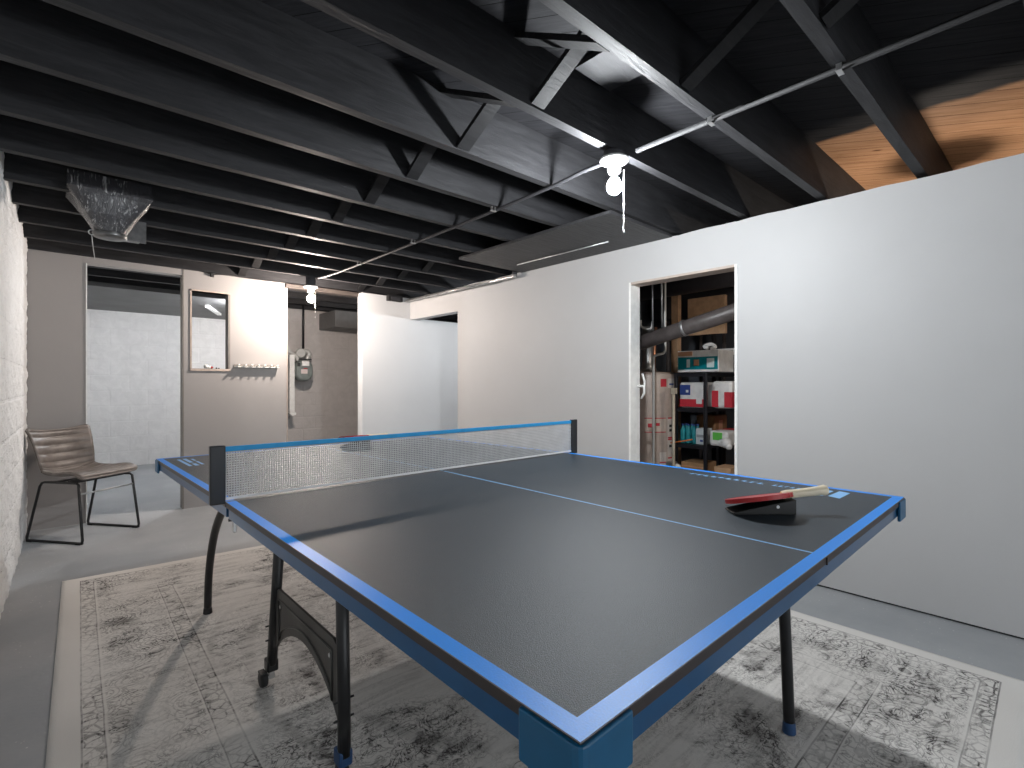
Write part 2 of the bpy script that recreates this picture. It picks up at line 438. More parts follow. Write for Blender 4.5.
# ------------------------------------------------------------------ rug
rc = [Vector((-.425, -.235)), Vector((2.245, -.235)), Vector((2.245, 3.16)), Vector((-.312, 3.385))]
RU, RV = 2.57, 3.6
b = B(); nu, nv = 130, 180; uv = []
def rugp(i, j):
    p = rc[0].lerp(rc[1], i).lerp(rc[3].lerp(rc[2], i), j)
    e = min(i, 1 - i, j, 1 - j)
    wv = .0028 * math.sin(j * 46 + math.sin(i * 9) * 2.2) * max(0, 1 - i * 2.2) + .0018 * math.sin(j * 23 + i * 17) + .001 * math.sin(i * 41 - j * 13)
    z = .0095 + wv * min(1, e * 30)
    if e <= 0: z = .0055
    return (p.x, p.y, z)
b.grid(rugp, nu, nv)
uv = [(i / nu * RU, j / nv * RV) for j in range(nv + 1) for i in range(nu + 1)]
per = [i for i in range(nu + 1)] + [(j + 1) * (nu + 1) - 1 for j in range(1, nv + 1)] + [nv * (nu + 1) + i for i in range(nu - 1, -1, -1)] + [j * (nu + 1) for j in range(nv - 1, 0, -1)]
o = len(b.v); b.v += [(b.v[i][0], b.v[i][1], .001) for i in per]; uv += [uv[i] for i in per]; n = len(per)
b.f += [(per[i], per[(i + 1) % n], o + (i + 1) % n, o + i) for i in range(n)] + [tuple(range(o, o + n))]
b.mi += [0] * (n + 1); b.sm += [False] * (n + 1); b.uv = uv
a = M('distressed_rug', (.7, .68, .65), .9, spec=.15)
uvn = a.nt.nodes.new('ShaderNodeUVMap'); u, v, _ = a.xyz(uvn.outputs[0]); U = uvn.outputs[0]
d = u.min(RU - u).min(v.min(RV - v))
wob = a.noise(6, 2, v=U) * .006
dd = d + wob - .003
lines = dd.band(.074, .079, .001).max(dd.band(.128, .132, .001)).max(dd.band(.385, .389, .001)).max(dd.band(.445, .450, .001)) * .8
def scrib(scale, freq, dist, thin):
    n = a.noise(scale, 3, .55, dist, U); return ((n * freq).fract() - .5).abs().step(thin, thin * .35)
sc1 = scrib(13, 7, 1.6, .17); sc2 = scrib(24, 5, 1.2, .22); sc3 = scrib(7, 9, 2.2, .13)
flo = a.voro(9.5, 'F1', U); petals = ((flo * 7.5).fract() - .5).abs().step(.2, .08)
cell = a.voro(30, 'DISTANCE_TO_EDGE', U).step(.12, .03)
guard = (dd.band(.080, .128, .003) + dd.band(.389, .445, .003)) * (cell * .75 + sc2 * .4)
border = dd.band(.140, .380, .004) * (petals * .55).max(sc1 * .8)
med = ((u - RU / 2) * (u - RU / 2) * .9 + (v - RV / 2) * (v - RV / 2) * .42)
medr = ((med * 5.0).fract() - .5).abs().step(.16, .05) * .35
field = dd.step(.45, .47) * (sc3 * .75).max(sc2 * .55).max(medr)
fade = a.noise(2.3, 4, .65, .7, U).step(.34, .66)
streak = a.noise(5, 5, .7, .6, a.vec(u * .55, v * 5.5)).step(.42, .72)
blot = a.noise(4.2, 6, .75, 1.0, U).step(.47, .66)
pat = ((guard + border * 1.25 + field * 1.25) * (fade * .95 + .15) + lines * (fade * .6 + .5))
pat = (pat * (streak * .7 + .5) + blot * .75 * dd.step(.10, .2) * fade + streak * .22 * dd.step(.08, .15))._m('MINIMUM', 1.0)
cream = a.mix(a.noise(1.1, 2, v=U).step(.3, .7), (.68, .66, .63), (.78, .765, .74))
a.color(a.mix(pat, cream, (.075, .070, .068)))
fib = a.noise(260, 2, v=U); a.bump(fib * .6 + pat * -.4 + streak * .5, .35, .004)
rug = b.obj('area_rug', a.m, bevel=0)
tag(rug, 'cream and grey distressed oriental rug lying under the table tennis table', 'rug')

# ------------------------------------------------------------------ table tennis table
L, Wd, ZT = 2.512, 1.45, .76
L2 = L / 2
tb = thing('table_tennis_table', 'black topped table tennis table with blue lines and blue frame on the rug', 'table', (Wd / 2, L2, .0095))
TILT = .020
def zt(y): return ZT if y <= L2 else ZT - TILT * (y - L2) / L2
# markings printed on the playing surface: (corners, height offset)
marks_near = [[(1.300, .152), (1.288, .120), (1.392, .118), (1.400, .148)], [(1.298, .192), (1.290, .164), (1.388, .160), (1.398, .190)],
              [(1.370, .192), (1.398, .190), (1.396, .226), (1.368, .226)], [(1.296, .236), (1.296, .212), (1.368, .206), (1.368, .226)]]
lr = random.Random(5)
for y0, n_, dy in ((.602, 10, .0262), (.320, 5, .0172)):
    for i in range(n_):
        y = y0 - i * dy; w = dy * lr.uniform(.62, .9); xa = 1.337 + lr.uniform(0, .006); xb = 1.362
        marks_near.append([(xa, y), (xa, y - w * .45), (xb, y - w * .45 - .004), (xb, y - .004)])
        xm = lr.choice((1.338, 1.350, 1.357))
        marks_near.append([(xm, y - w * .46), (xm, y - w), (xm + .0055, y - w), (xm + .0055, y - w * .46)])
marks_far = [[(x0, a_), (x0, b_), (x1, b_), (x1, a_)] for x0, x1, a_, b_ in ((.062, .075, 2.40, 2.12), (.085, .10, 2.41, 2.24), (.085, .10, 2.20, 2.12), (.112, .122, 2.38, 2.30), (.112, .122, 2.27, 2.14))]
def half(y0, y1, end_low, marks):
    b = B(); s_ = .024; c = .003
    xs = [0, s_, Wd / 2 - c, Wd / 2 + c, Wd - s_, Wd]
    ys = [y0, y0 + s_, y1] if end_low else [y0, y1 - s_, y1]
    mats = 0
    nx, ny = len(xs), len(ys)
    vs = [(x, y, zt(y)) for y in ys for x in xs]; b.v += vs
    for j in range(ny - 1):
        for i in range(nx - 1):
            endrow = (j == 0) if end_low else (j == ny - 2)
            mi = 1 if (endrow or i in (0, nx - 2)) else (2 if i == 2 else 0)
            b.f.append((j * nx + i, j * nx + i + 1, (j + 1) * nx + i + 1, (j + 1) * nx + i)); b.mi.append(mi); b.sm.append(False)
    # sides: grey lip then brown edge
    def ring(dz, ins=0):
        return [(x0, y, zt(y) - dz) for x0, y in ((ins, y0 + ins), (Wd - ins, y0 + ins), (Wd - ins, y1 - ins), (ins, y1 - ins))]
    r0, r1, r2 = ring(0), ring(.0018), ring(.0155, .0)
    for (A_, C_, mi) in ((r0, r1, 4), (r1, r2, 3)):
        b.add(A_ + C_, [(i, (i + 1) % 4, 4 + (i + 1) % 4, 4 + i) for i in range(4)], mi)
    b.add(r2, [(0, 1, 2, 3)], 3)
    for p in marks: b.add([(x, y, zt(y) + .0005) for x, y in p], [(0, 1, 2, 3)], 2)
    return b.obj('tabletop', [m_top, m_blue, m_lblue, m_edge, m_lip], tb)
half(0, L2 - .003, True, marks_near); half(L2 + .003, L, False, marks_far)
# aprons: blue steel channel a little inside the edge
def apron(y0, y1):
    b = B(); i_ = .004; t = .018; h = .030
    def bar(x0, x1, ya, yb):
        za, zb = zt(ya) - .0157, zt(yb) - .0157
        b.add([(x0, ya, za - h), (x1, ya, za - h), (x1, yb, zb - h), (x0, yb, zb - h), (x0, ya, za), (x1, ya, za), (x1, yb, zb), (x0, yb, zb)],
              [(0, 1, 2, 3), (4, 7, 6, 5), (0, 4, 5, 1), (1, 5, 6, 2), (2, 6, 7, 3), (3, 7, 4, 0)])
    bar(i_, i_ + t, y0, y1); bar(Wd - i_ - t, Wd - i_, y0, y1)
    bar(i_ + t, Wd - i_ - t, y0, y0 + t); bar(i_ + t, Wd - i_ - t, y1 - t, y1)
    bar(Wd / 2 - .012, Wd / 2 + .012, y0 + t, y1 - t)
    return b.obj('apron_frame', m_apron, tb, bevel=.0015)
apron(.004, L2 - .012); apron(L2 + .012, L - .004)
# corner guards
for cx, cy, sx, sy in ((0, 0, 1, 1), (Wd, 0, -1, 1), (0, L, 1, -1), (Wd, L, -1, -1)):
    z1 = zt(cy) - .003; z0 = z1 - .058; t = .007; ln = .078
    b = B()
    pts = [(ln, -.0045), (.006, -.0045), (.0, -.003), (-.003, .0), (-.0045, .006), (-.0045, ln), (.0028, ln), (.0028, .0028), (ln, .0028)]
    for q in range(1):
        poly = [(cx + sx * px, cy + sy * py) for px, py in pts]
        b.prism(poly, 2, z0 + .004, z1)
    b.obj('corner_guard', m_guard, tb, bevel=.0022)
# seam clip in the middle of the end apron
B().box(Wd / 2 - .002, Wd / 2 + .002, -.002, .004, ZT - .017, ZT - .003).obj('seam_clip', m_edge, tb)
# outer legs with blue or black feet
def smooth(pts, n=6):
    P = [Vector(p) for p in pts]; out = []
    for i in range(len(P) - 1):
        p0, p1, p2, p3 = P[max(i - 1, 0)], P[i], P[i + 1], P[min(i + 2, len(P) - 1)]
        for k in range(n):
            t = k / n; out.append(.5 * ((2 * p1) + (p2 - p0) * t + (2 * p0 - 5 * p1 + 4 * p2 - p3) * t * t + (3 * p1 - p0 - 3 * p2 + p3) * t ** 3))
    out.append(P[-1]); return out
Z0 = .0095
for lx in (.225, 1.32):
    zz = zt(.35) - .047
    ly = .262 if lx > .5 else .20
    lg = B().tube(smooth([(lx, ly, Z0 + .03), (lx, ly + .01, .30), (lx, .285, .50), (lx, .33, zz - .03), (lx, .36, zz)]), .0165, 14).obj('leg', m_bsteel, tb)
    B().lathe([(.0185, 0), (.0195, .004), (.0175, .034), (.0168, .036)], (lx, ly, Z0), 16).obj('foot', m_bluefoot, lg)
    zz = zt(2.15) - .047
    fx = .185 if lx < .5 else 1.30
    lg = B().tube(smooth([(fx, 2.40, Z0 + .02), (fx, 2.37, .22), (fx, 2.26, .42), (fx, 2.08, .58), (fx, 2.00, .66), (fx, 1.99, zz)]), .0165, 14).obj('leg', m_bsteel, tb)
    B().lathe([(.0185, 0), (.0195, .004), (.0175, .024), (.0168, .026)], (fx, 2.40, Z0), 16).obj('foot', m_rubber, lg)
# centre carriage: two pairs of castor legs joined by embossed plates
for cx in (.225, 1.225):
    sgn = 1 if cx < .5 else -1
    for (yf, yt) in ((1.00, 1.02), (1.60, 1.49)):
        top = zt(yt) - .047
        lg = B().tube([(cx, yf, .088), (cx, yf + (yt - yf) * .25, .25), (cx, yt, top)], .0175, 14).obj('leg', m_bsteel, tb)
        ck = B().box(cx - .019, cx + .019, yf - .014, yf + .030, .062, .105)
        ck.obj('castor_fork', m_bluefoot if yf < 1.2 else m_bsteel, lg, bevel=.006)
        for s2 in (-sgn,):
            B().lathe([(.005, -.011), (.024, -.011), (.028, -.006), (.028, .006), (.024, .011), (.005, .011)], (cx + (s2 * .026 if yf > 1.2 else 0), yf + .012, Z0 + .028), 20, axis=0).obj('wheel', m_rubber, lg)
        if yf > 1.2: B().tube([(cx - sgn * .030, yf + .012, Z0 + .028), (cx + sgn * .012, yf + .012, Z0 + .028)], .008, 10).box(cx - .008, cx + .010, yf + .004, yf + .020, Z0 + .022, .09).obj('axle', m_galv, lg)
        if yf > 1.2: B().box(cx - .034 * sgn - .010, cx - .034 * sgn + .010, yf - .026, yf + .012, .0665, .0745).obj('brake_pedal', m_rubber, lg, bevel=.002)
        for zb in (.235, .185):
            B().tube([(cx - .028, yf + (yt - yf) * .2, zb), (cx + .028, yf + (yt - yf) * .2, zb)], .003, 8).obj('bolt', m_bsteel, lg)
    # plate with arched lower edge
    ya, yb = 1.035, 1.545
    n = 18; zl = lambda t: .165 + .115 * math.sin(PI * t) ** .8
    poly = [(ya, .365), (ya, .165)] + [(ya + (yb - ya) * i / n, zl(i / n)) for i in range(1, n)] + [(yb, .165), (yb, .365), (yb - .03, .38), (ya + .03, .38)]
    pl = B().prism(poly, 0, cx - .004, cx + .004).obj('side_plate', m_plate, tb, bevel=.0015)
    ins = [(ya + .035, .345), (ya + .035, .205)] + [(ya + (yb - ya) * i / n, zl(i / n) + .030) for i in range(2, n - 1)] + [(yb - .035, .205), (yb - .035, .345)]
    for sx_ in (-1, 1):
        B().tube([(cx + sx_ * .0045, p[0], p[1]) for p in ins], .0035, 6, closed=True).obj('embossed_rib', m_plate, pl)
    for yy in (ya + .05, yb - .05):
        B().lathe([(.006, 0), (.006, .003)], (cx - .0075, yy, .325), 10, axis=0).obj('rivet', m_chrome, pl)
for yy in (1.02, 1.50):
    B().tube([(.225, yy, .62), (1.225, yy, .62)], .014, 12).obj('cross_tube', m_bsteel, tb)
# small latch hanging by the net
B().box(.006, .014, L2 - .055, L2 - .035, ZT - .075, ZT - .046).obj('latch', m_chrome, tb, bevel=.002)

# ------------------------------------------------------------------ net
net = thing('table_tennis_net', 'grey mesh net with blue top tape and black posts clamped across the table', 'net', (Wd / 2, L2, ZT))
nx0, nx1, nz0, nz1 = -.006, Wd + .006, ZT + .006, ZT + .1525
b = B(); pitch = .0066; t = .0009
k = int((nx1 - nx0) / pitch)
for i in range(k + 1):
    x = nx0 + (nx1 - nx0) * i / k
    b.box(x - t, x + t, L2 - t, L2 + t, nz0 + .004, nz1 - .008)
k = int((nz1 - nz0 - .016) / pitch)
for i in range(1, k + 1):
    z = nz0 + .006 + i * pitch
    b.box(nx0, nx1, L2 - t * .9, L2 + t * .9, z - t, z + t)
b.obj('net_mesh', m_thread, net)
B().box(nx0, nx1, L2 - .0022, L2 + .0022, nz1 - .014, nz1).obj('top_tape', m_tapeblue, net, bevel=.001)
B().box(nx0, nx1, L2 - .0016, L2 + .0016, nz0 - .001, nz0 + .006).obj('bottom_tape', m_tapewhite, net)
for x0, x1 in ((nx0 - .034, nx0 + .004), (nx1 - .004, nx1 + .034)):
    po = B().box(x0, x1, L2 - .009, L2 + .009, ZT - .004, nz1 + .004).obj('net_post', m_netblack, net, bevel=.003)
    xa, xb = (.006, .030) if x0 < 0 else (Wd - .030, Wd - .006)
    B().box(xa, xb, L2 - .0025, L2 + .0025, ZT - .056, ZT - .048).obj('clamp', m_bsteel, po)

# ------------------------------------------------------------------ bats on wedge stands
def make_stand():
    r = thing('bat_stand', '', 'stand', (0, 0, 0))
    b = B().prism([(-.078, 0), (.076, 0), (.076, .038), (-.078, .006)], 1, -.028, .028)
    b.obj('wedge_block', m_blackrub, r, world=False, bevel=.002)
    B().lathe([(.004, 0), (.004, .001)], (.030, -.0285, .020), 12, axis=1).obj('stud', m_chrome, r, world=False)
    return r
def make_bat(topm):
    r = thing('table_tennis_bat', '', 'bat', (0, 0, 0))
    def outline(rx, ry, n=40):
        p = []
        for i in range(n):
            t = 2 * PI * i / n; x = rx * math.cos(t); y = ry * math.sin(t)
            if x > rx * .62: y = y * .9; x = min(x, rx * .93)
            p.append((x, y))
        return p
    for z0, z1, m, nm, k in ((.000, .0022, m_blackrub, 'rubber_sheet', 1), (.0022, .0078, m_handle, 'blade', .985), (.0078, .0100, topm, 'rubber_sheet', 1), ):
        B().prism([(x * k, y * k) for x, y in outline(.079, .075)], 2, z0, z1).obj(nm, m, r, world=False)
    # rim tape
    b = B(); o1 = outline(.0805, .0765); o0 = outline(.0785, .0745); n = len(o1)
    vs = [(x, y, -.0004) for x, y in o1] + [(x, y, .0104) for x, y in o1] + [(x, y, .0104) for x, y in o0] + [(x, y, -.0004) for x, y in o0]
    fs = []
    for i in range(n):
        j = (i + 1) % n
        if o1[i][0] > .06 and abs(o1[i][1]) < .03: continue
        for q in range(4): fs.append((q * n + i, q * n + j, ((q + 1) % 4) * n + j, ((q + 1) % 4) * n + i))
    b.add(vs, fs).obj('edge_tape', topm, r, world=False)
    hp = []
    for x, w in ((.060, .012), (.072, .0135), (.09, .0125), (.12, .0125), (.150, .0135), (.168, .0155), (.172, .013)): hp.append((x, w))
    b = B(); vs = []
    for x, w in hp:
        vs += [(x, w * math.cos(t), .005 + .0115 * (w / .0135) * math.sin(t)) for t in [2 * PI * q / 12 for q in range(12)]]
    fs = [(i * 12 + q, i * 12 + (q + 1) % 12, i * 12 + 12 + (q + 1) % 12, i * 12 + 12 + q) for i in range(len(hp) - 1) for q in range(12)]
    fs += [tuple(range(12)), tuple((len(hp) - 1) * 12 + q for q in range(12))]
    b.add(vs, fs, 0, True).obj('handle', m_handle, r, world=False)
    return r
FBX, FBY = .845, 2.25
st = make_stand(); bt = make_bat(m_red)
rt_ang = -math.radians(42.67)
def put(stand, bat, x, y, z, ang, lab1, lab2, roll=-.235):
    stand.location = (x, y, z); stand.rotation_euler = (0, 0, ang)
    p = .12
    stand['label'] = lab1; bat['label'] = lab2
    m = Matrix.Rotation(ang, 4, 'Z') @ Matrix.Rotation(-p, 4, 'Y') @ Matrix.Rotation(roll, 4, 'X')
    bat.rotation_euler = m.to_euler()
    off = Matrix.Rotation(ang, 4, 'Z') @ Vector((-.003, 0, .031))
    bat.location = Vector((x, y, z)) + off
st2 = copy_tree(st); bt2 = copy_tree(bt)
put(st, bt, .966, .212, ZT + .0005, rt_ang, 'black wedge-shaped bat stand on the near half of the table', 'red table tennis bat with pale wooden handle on the near black stand')
put(st2, bt2, FBX, FBY, zt(FBY) + .002, rt_ang + .25, 'black bat stand on the far half of the table, behind the net', 'red table tennis bat on the far side of the net')

st2.scale = (1, 1, 1.4); bt2.location.z += .019
bt2.rotation_euler = (Matrix.Rotation(rt_ang + .25, 4, 'Z') @ Matrix.Rotation(-.03, 4, 'Y') @ Matrix.Rotation(-.12, 4, 'X')).to_euler()
# ------------------------------------------------------------------ chair
chx = thing('dining_chair', 'low-backed brown quilted leather chair on black sled legs beside the left wall', 'chair', (-.176, 4.452, 0), 0)
CA = math.atan2(.604, .797)      # side axis (local x) direction
chx.rotation_euler = (0, 0, CA)  # local -y is the way it faces
def prof(t):        # t 0 front edge -> 1 back top ; returns y (front negative), z
    P = [(-.205, .430), (-.192, .450), (-.11, .456), (.0, .445), (.11, .440), (.168, .455), (.202, .505), (.222, .58), (.245, .66), (.265, .73), (.270, .742)]
    s_ = t * (len(P) - 1); i = min(int(s_), len(P) - 2); f = s_ - i
    p0, p1, p2, p3 = P[max(i - 1, 0)], P[i], P[i + 1], P[min(i + 2, len(P) - 1)]
    c = lambda k: .5 * ((2 * p1[k]) + (p2[k] - p0[k]) * f + (2 * p0[k] - 5 * p1[k] + 4 * p2[k] - p3[k]) * f * f + (3 * p1[k] - p0[k] - 3 * p2[k] + p3[k]) * f ** 3)
    return c(0), c(1)
def shell(t0, t1, side, name, nch):
    b = B(); NU, NV = 28, nch * 8
    def pt(i, j, off):
        t = t0 + (t1 - t0) * j
        y, z = prof(t); y2, z2 = prof(min(t + .01, 1)); y1, z1 = prof(max(t - .01, 0))
        d = Vector((0, y2 - y1, z2 - z1)).normalized(); nrm = Vector((0, -d.z, d.y))   # toward the sitter
        u = i * 2 - 1
        if t < .5: hw = .218 - .05 * max(0, (.1 - t) / .1) ** 2 - .035 * max(0, (t - .25) / .25)
        else: hw = .183 + .038 * ((t - .5) / .5) ** 1.2 - .035 * max(0, (t - .93) / .07) ** 2
        wrap = .022 * abs(u) ** 3 * min(1, t * 6) + .034 * abs(u) ** 2.2 * max(0, min(1, (t - .3) * 3)) * (1 - .6 * max(0, (t - .8) / .2))
        p = Vector((u * hw, y, z)) + nrm * (wrap + off)
        return p
    ch = lambda i, j: (.010 * abs(math.sin(PI * j * nch)) ** .55) * (1 - abs(i * 2 - 1) ** 10)
    top = lambda i, j: pt(i, j, .010 + ch(i, j)); bot = lambda i, j: pt(i, j, -.012 + .006 * (1 - (1 - abs(i * 2 - 1)) ** .3))
    b.grid(top, NU, NV); b.grid(bot, NU, NV)
    n = (NU + 1) * (NV + 1); w = NU + 1
    per = [i for i in range(NU)] + [j * w + NU for j in range(NV)] + [NV * w + i for i in range(NU, 0, -1)] + [j * w for j in range(NV, 0, -1)]
    m = len(per)
    b.f += [(per[q], per[(q + 1) % m], n + per[(q + 1) % m], n + per[q]) for q in range(m)]; b.mi += [0] * m; b.sm += [True] * m
    return b.obj(name, m_leather, chx, world=False, bevel=0)
shell(0, .475, 0, 'seat', 9); shell(.475, 1, 1, 'backrest', 7)
for sx in (-1, 1):
    x = sx * .196; xb = sx * .208
    pts = [(x, -.10, .408), (x, -.175, .408)]
    sled = [(x, .045, .410), (x, -.165, .410), (x, -.185, .400), (xb, -.232, .030), (xb, -.228, .012), (xb, -.210, .0085), (xb, .205, .0085), (xb, .225, .012), (xb, .228, .030), (x, .135, .380), (x, .115, .405), (x, .09, .410)]
    B().tube(sled, .0085, 10, closed=True).obj('sled_leg', m_bsteel, chx, world=False)
    for yy in (-.205, .200):
        B().box(xb - .013, xb + .013, yy - .022, yy + .022, 0.0002, .014).obj('glide', m_rubber, chx, world=False, bevel=.003)
B().tube([(-.198, -.193, .335), (.198, -.193, .335)], .006, 10).obj('stretcher', m_chrome, chx, world=False)
B().box(-.19, .19, .02, .05, .402, .412).box(-.19, .19, -.12, -.09, .402, .426).obj('seat_support', m_bsteel, chx, world=False)

# ------------------------------------------------------------------ bare bulb lamps
def lamp(x, y, ztop, m, label, chain=.20, zp=None, dz=0):
    r = thing('ceiling_lamp', label, 'lamp', (x, y, ztop))
    B().lathe([(.060, 0), (.062, -.006), (.056, -.014), (.036, -.020), (.032, -.030), (.028, -.034), (.030, -.042), (.026, -.054), (.022, -.060)], (x, y, ztop), 32).obj('lampholder', m_porcelain, r)
    if ztop < ZJ - .012: B().lathe([(.045, .0005), (.045, ZJ - .002 - ztop)], (x, y, ztop), 8).obj('outlet_box', m_conduit_black, r)
    z = ztop - .060
    B().lathe([(.0135, .004), (.014, -.016), (.018, -.024)], (x, y, z), 20).obj('bulb_collar', m_porcelain, r)
    B().lathe([(.0182, -.0245), (.024, -.034), (.0295, -.046), (.031, -.058), (.028, -.072), (.020, -.083), (.010, -.089), (.002, -.091)], (x, y, z), 14).obj('bulb', m, r)
    cx = x + .034 * math.cos(-.4); cy = y + .034 * math.sin(-.9)
    b = B(); zc = ztop - .045; n = int(chain / .006)
    b.tube([(cx, cy, zc), (cx, cy, zc - chain)], .0009, 5)
    for i in range(n): b.ball((cx, cy, zc - i * .006), .0019, 6)
    c = b.obj('pull_chain', m_chain, r)
    for q in (.55, .78, .97):
        B().ball((cx + .002, cy, zc - chain * q), .0048, 10, sz=1.5).obj('pull_knob', m_chain, c)
    return r
lamp(1.415, .982, 2.046, m_glow_main, 'lit bare bulb lamp with pull chain on the joists above the table', .27)
lamp(1.413, 4.38, 1.992, m_glow_warm, 'lit bare bulb lamp in front of the rear doorway', .25)
lamp(1.25, 6.15, 2.03, m_glow_left, 'unseen bare bulb lamp added to light the far room behind the pass-through wall', .15)  # unseen bulb added to light the far room
lamp(3.40, 3.45, 1.88, m_glow_right, 'unseen bare bulb lamp added to light the side passage beyond the right partition', .15)  # unseen bulb added to brighten the white wall past the opening
lamp(3.20, .12, 1.905, m_glow_store, 'unseen bare bulb lamp added to light the store room by the doorway', .15)  # unseen bulb added to light the store and the bare boards above

# ------------------------------------------------------------------ pipes, conduits, cable
def cx_at(y): return 1.450 + .010 * y
c = thing('electrical_conduit', 'long thin conduit crossing under the joists from the near ceiling to the rear doorway', 'pipe', (1.5, 2.5, ZJ))
B().tube([(cx_at(-2.9), -2.9, ZJ - .012), (cx_at(.90), .90, ZJ - .012)], .0105, 10).obj('near_run', m_conduit_grey, c)
B().tube(smooth([(1.440, 1.04, ZJ - .020), (1.455, 1.2, ZJ - .012), (1.480, 1.5, ZJ - .013), (1.50, 2.5, ZJ - .013), (1.50, 3.9, ZJ - .013), (1.45, 4.30, ZJ - .020)], 5), .0095, 10).obj('far_run', m_conduit_black, c)
for y in (1.84, 2.70, 3.54, .16, .575):
    yj = jy(y, 1.5); B().box(cx_at(yj) - .02, cx_at(yj) + .02, yj - .008, yj + .008, ZJ - .025, ZJ - .0235).box(cx_at(yj) - .013, cx_at(yj) - .0115, yj - .008, yj + .008, ZJ - .025, ZJ - .001).box(cx_at(yj) + .0115, cx_at(yj) + .013, yj - .008, yj + .008, ZJ - .025, ZJ - .001).obj('pipe_strap', m_galv, c)
p = B().tube([(2.43, 1.76, ZJ - .0275), (2.425, 2.66, ZJ - .0275)], .005, 8)
tag(p.obj('thin_conduit', m_galv), 'short bright thin pipe running under the flat black ceiling panel', 'pipe')
p = thing('metal_pipe', 'grey metal pipe running along the top of the right partition to the rear corner', 'pipe', (2.62, 3.8, 2.0))
B().tube(smooth([(2.618, 4.69, 2.030), (2.618, 4.2, 2.028), (2.618, 2.99, 2.026), (2.618, 2.925, 2.030), (2.618, 2.900, 2.045), (2.618, 2.897, 2.079)], 5), .016, 14).obj('pipe_run', m_galv, p)
B().tube([(2.618, 2.897, 2.040), (2.618, 2.897, 2.0785)], .021, 16).obj('coupling', m_conduit_black, p)
B().tube([(2.585, 4.69, 2.022), (2.585, 3.2, 2.010)], .008, 10).obj('side_conduit', m_galv, p)
for y in (4.3, 3.6): B().tube([(2.618, y - .012, 2.029), (2.618, y + .012, 2.029)], .0195, 14).obj('pipe_clip', m_galv, p)
jb = thing('junction_box', 'small black junction box high on the white rear wall', 'box', (2.44, YW, 2.02))
B().box(2.365, 2.545, YW - .05, YW - .001, 2.005, 2.070).obj('box_body', m_rubber, jb, bevel=.003)
B().box(2.40, 2.51, YW - .058, YW - .05, 2.012, 2.050).obj('cover', m_conduit_black, jb, bevel=.002)
cb = B().tube(smooth([(.49, YB - .012, 2.098), (.60, YB - .014, 2.085), (.703, YB - .015, 2.070), (.80, YB - .014, 2.078), (1.0, YB - .014, 2.076), (1.32, YB - .035, 2.074)], 5), .005, 8)
cb.box(.690, .715, YB - .03, YB - .001, 2.045, 2.072)
tag(cb.obj('electrical_cable', m_rubber), 'dark cable sagging along the top of the rear partition above the pass-through', 'cable')

# coat rail
sh = thing('peg_rail', 'short narrow rail with pegs on the rear partition beside the pass-through', 'rail', (1.067, YB, 1.235))
B().box(.88, 1.262, YB - .055, YB - .001, 1.240, 1.246).obj('ledge', m_white_trim, sh, bevel=.001)
B().box(.88, 1.262, YB - .008, YB - .001, 1.246, 1.268).obj('back_strip', m_jambdark, sh)
for i in range(7):
    x = .905 + i * .056
    B().beam((x, YB - .004, 1.250), (x, YB - .082, 1.262), .015, .010).obj('peg', m_white_trim, sh, bevel=.002)

# small item on the pass-through sill
si = thing('small_figurine', 'tiny red and white ornament on the sill of the pass-through', 'ornament', (.70, YB + .03, PZ0))
B().ball((.665, YB + .035, PZ0 + .020), .020, 12).ball((.690, YB + .035, PZ0 + .013), .014, 10).obj('body', m_porcelain, si)
B().ball((.708, YB + .032, PZ0 + .012), .012, 10).obj('red_head', m_red, si)
B().ball((.745, YB + .03, PZ0 + .007), .0075, 8).ball((.765, YB + .03, PZ0 + .006), .006, 8).obj('base', m_rubber, si)

# duct boot wrapped in plastic
fx, fy = -.12, 3.2
fn = thing('duct_boot', 'dark funnel-shaped metal duct boot wrapped in clear plastic under the joists', 'duct', (fx, fy, 1.88))
a = M('crumpled_plastic_film', (.10, .10, .105), .22, spec=.8)
x, y, z = a.xyz(); n = a.noise(9, 5, .7, 2.0, a.vec(x * 3, y * 3, z * .35)); cr = ((n * 4).fract() - .5).abs().step(.14, .01) * a.noise(7, 3).step(.4, .6)
a.color(a.mix(cr, (.045, .045, .05), (.42, .42, .42))).bump(n, .8, .01); m_film = a.m
def fring(hw, hd, z, r=.0, n=24, sq=0.0):
    o = []
    for k in range(n):
        t = 2 * PI * k / n; c_, s_ = math.cos(t), math.sin(t)
        m_ = max(abs(c_), abs(s_)); q = 1 / m_ * sq + (1 - sq)
        o.append((fx + hw * c_ * q, fy + hd * s_ * q, z))
    return o
b = B(); rings = [fring(.175, .13, ZJ + .09, sq=1), fring(.178, .13, 2.095, sq=1), fring(.165, .122, 2.075, sq=.95), fring(.115, .10, 1.985, sq=.6), fring(.075, .075, 1.915, sq=.2), fring(.072, .072, 1.905)]
n = 24
for i in range(len(rings) - 1):
    b.add(rings[i] + rings[i + 1], [(k, (k + 1) % n, n + (k + 1) % n, n + k) for k in range(n)], 0, i > 0)
b.obj('boot_body', m_film, fn)
B().lathe([(.072, 0), (.076, -.004), (.072, -.010), (.076, -.016), (.070, -.024), (.02, -.026)], (fx, fy, 1.905), 28).obj('collar', m_galv_dark, fn)
b = B(); rr = .013
rg = [(-.187, fy - .02 + rr * math.cos(2 * PI * k / 14) * .3, 1.893 + rr * math.sin(2 * PI * k / 14)) for k in range(14)]
rg = [(-.197 + rr * math.cos(2 * PI * k / 14), fy - .02, 1.893 + rr * math.sin(2 * PI * k / 14)) for k in range(14)]
b.tube(rg, .0028, 6, closed=True)
b.obj('ring', m_galv, fn)
B().tube(smooth([(-.197, fy - .02, 1.880), (-.192, fy - .02, 1.82), (-.184, fy - .02, 1.752)], 4), .0018, 6).obj('wire', m_galv, fn)
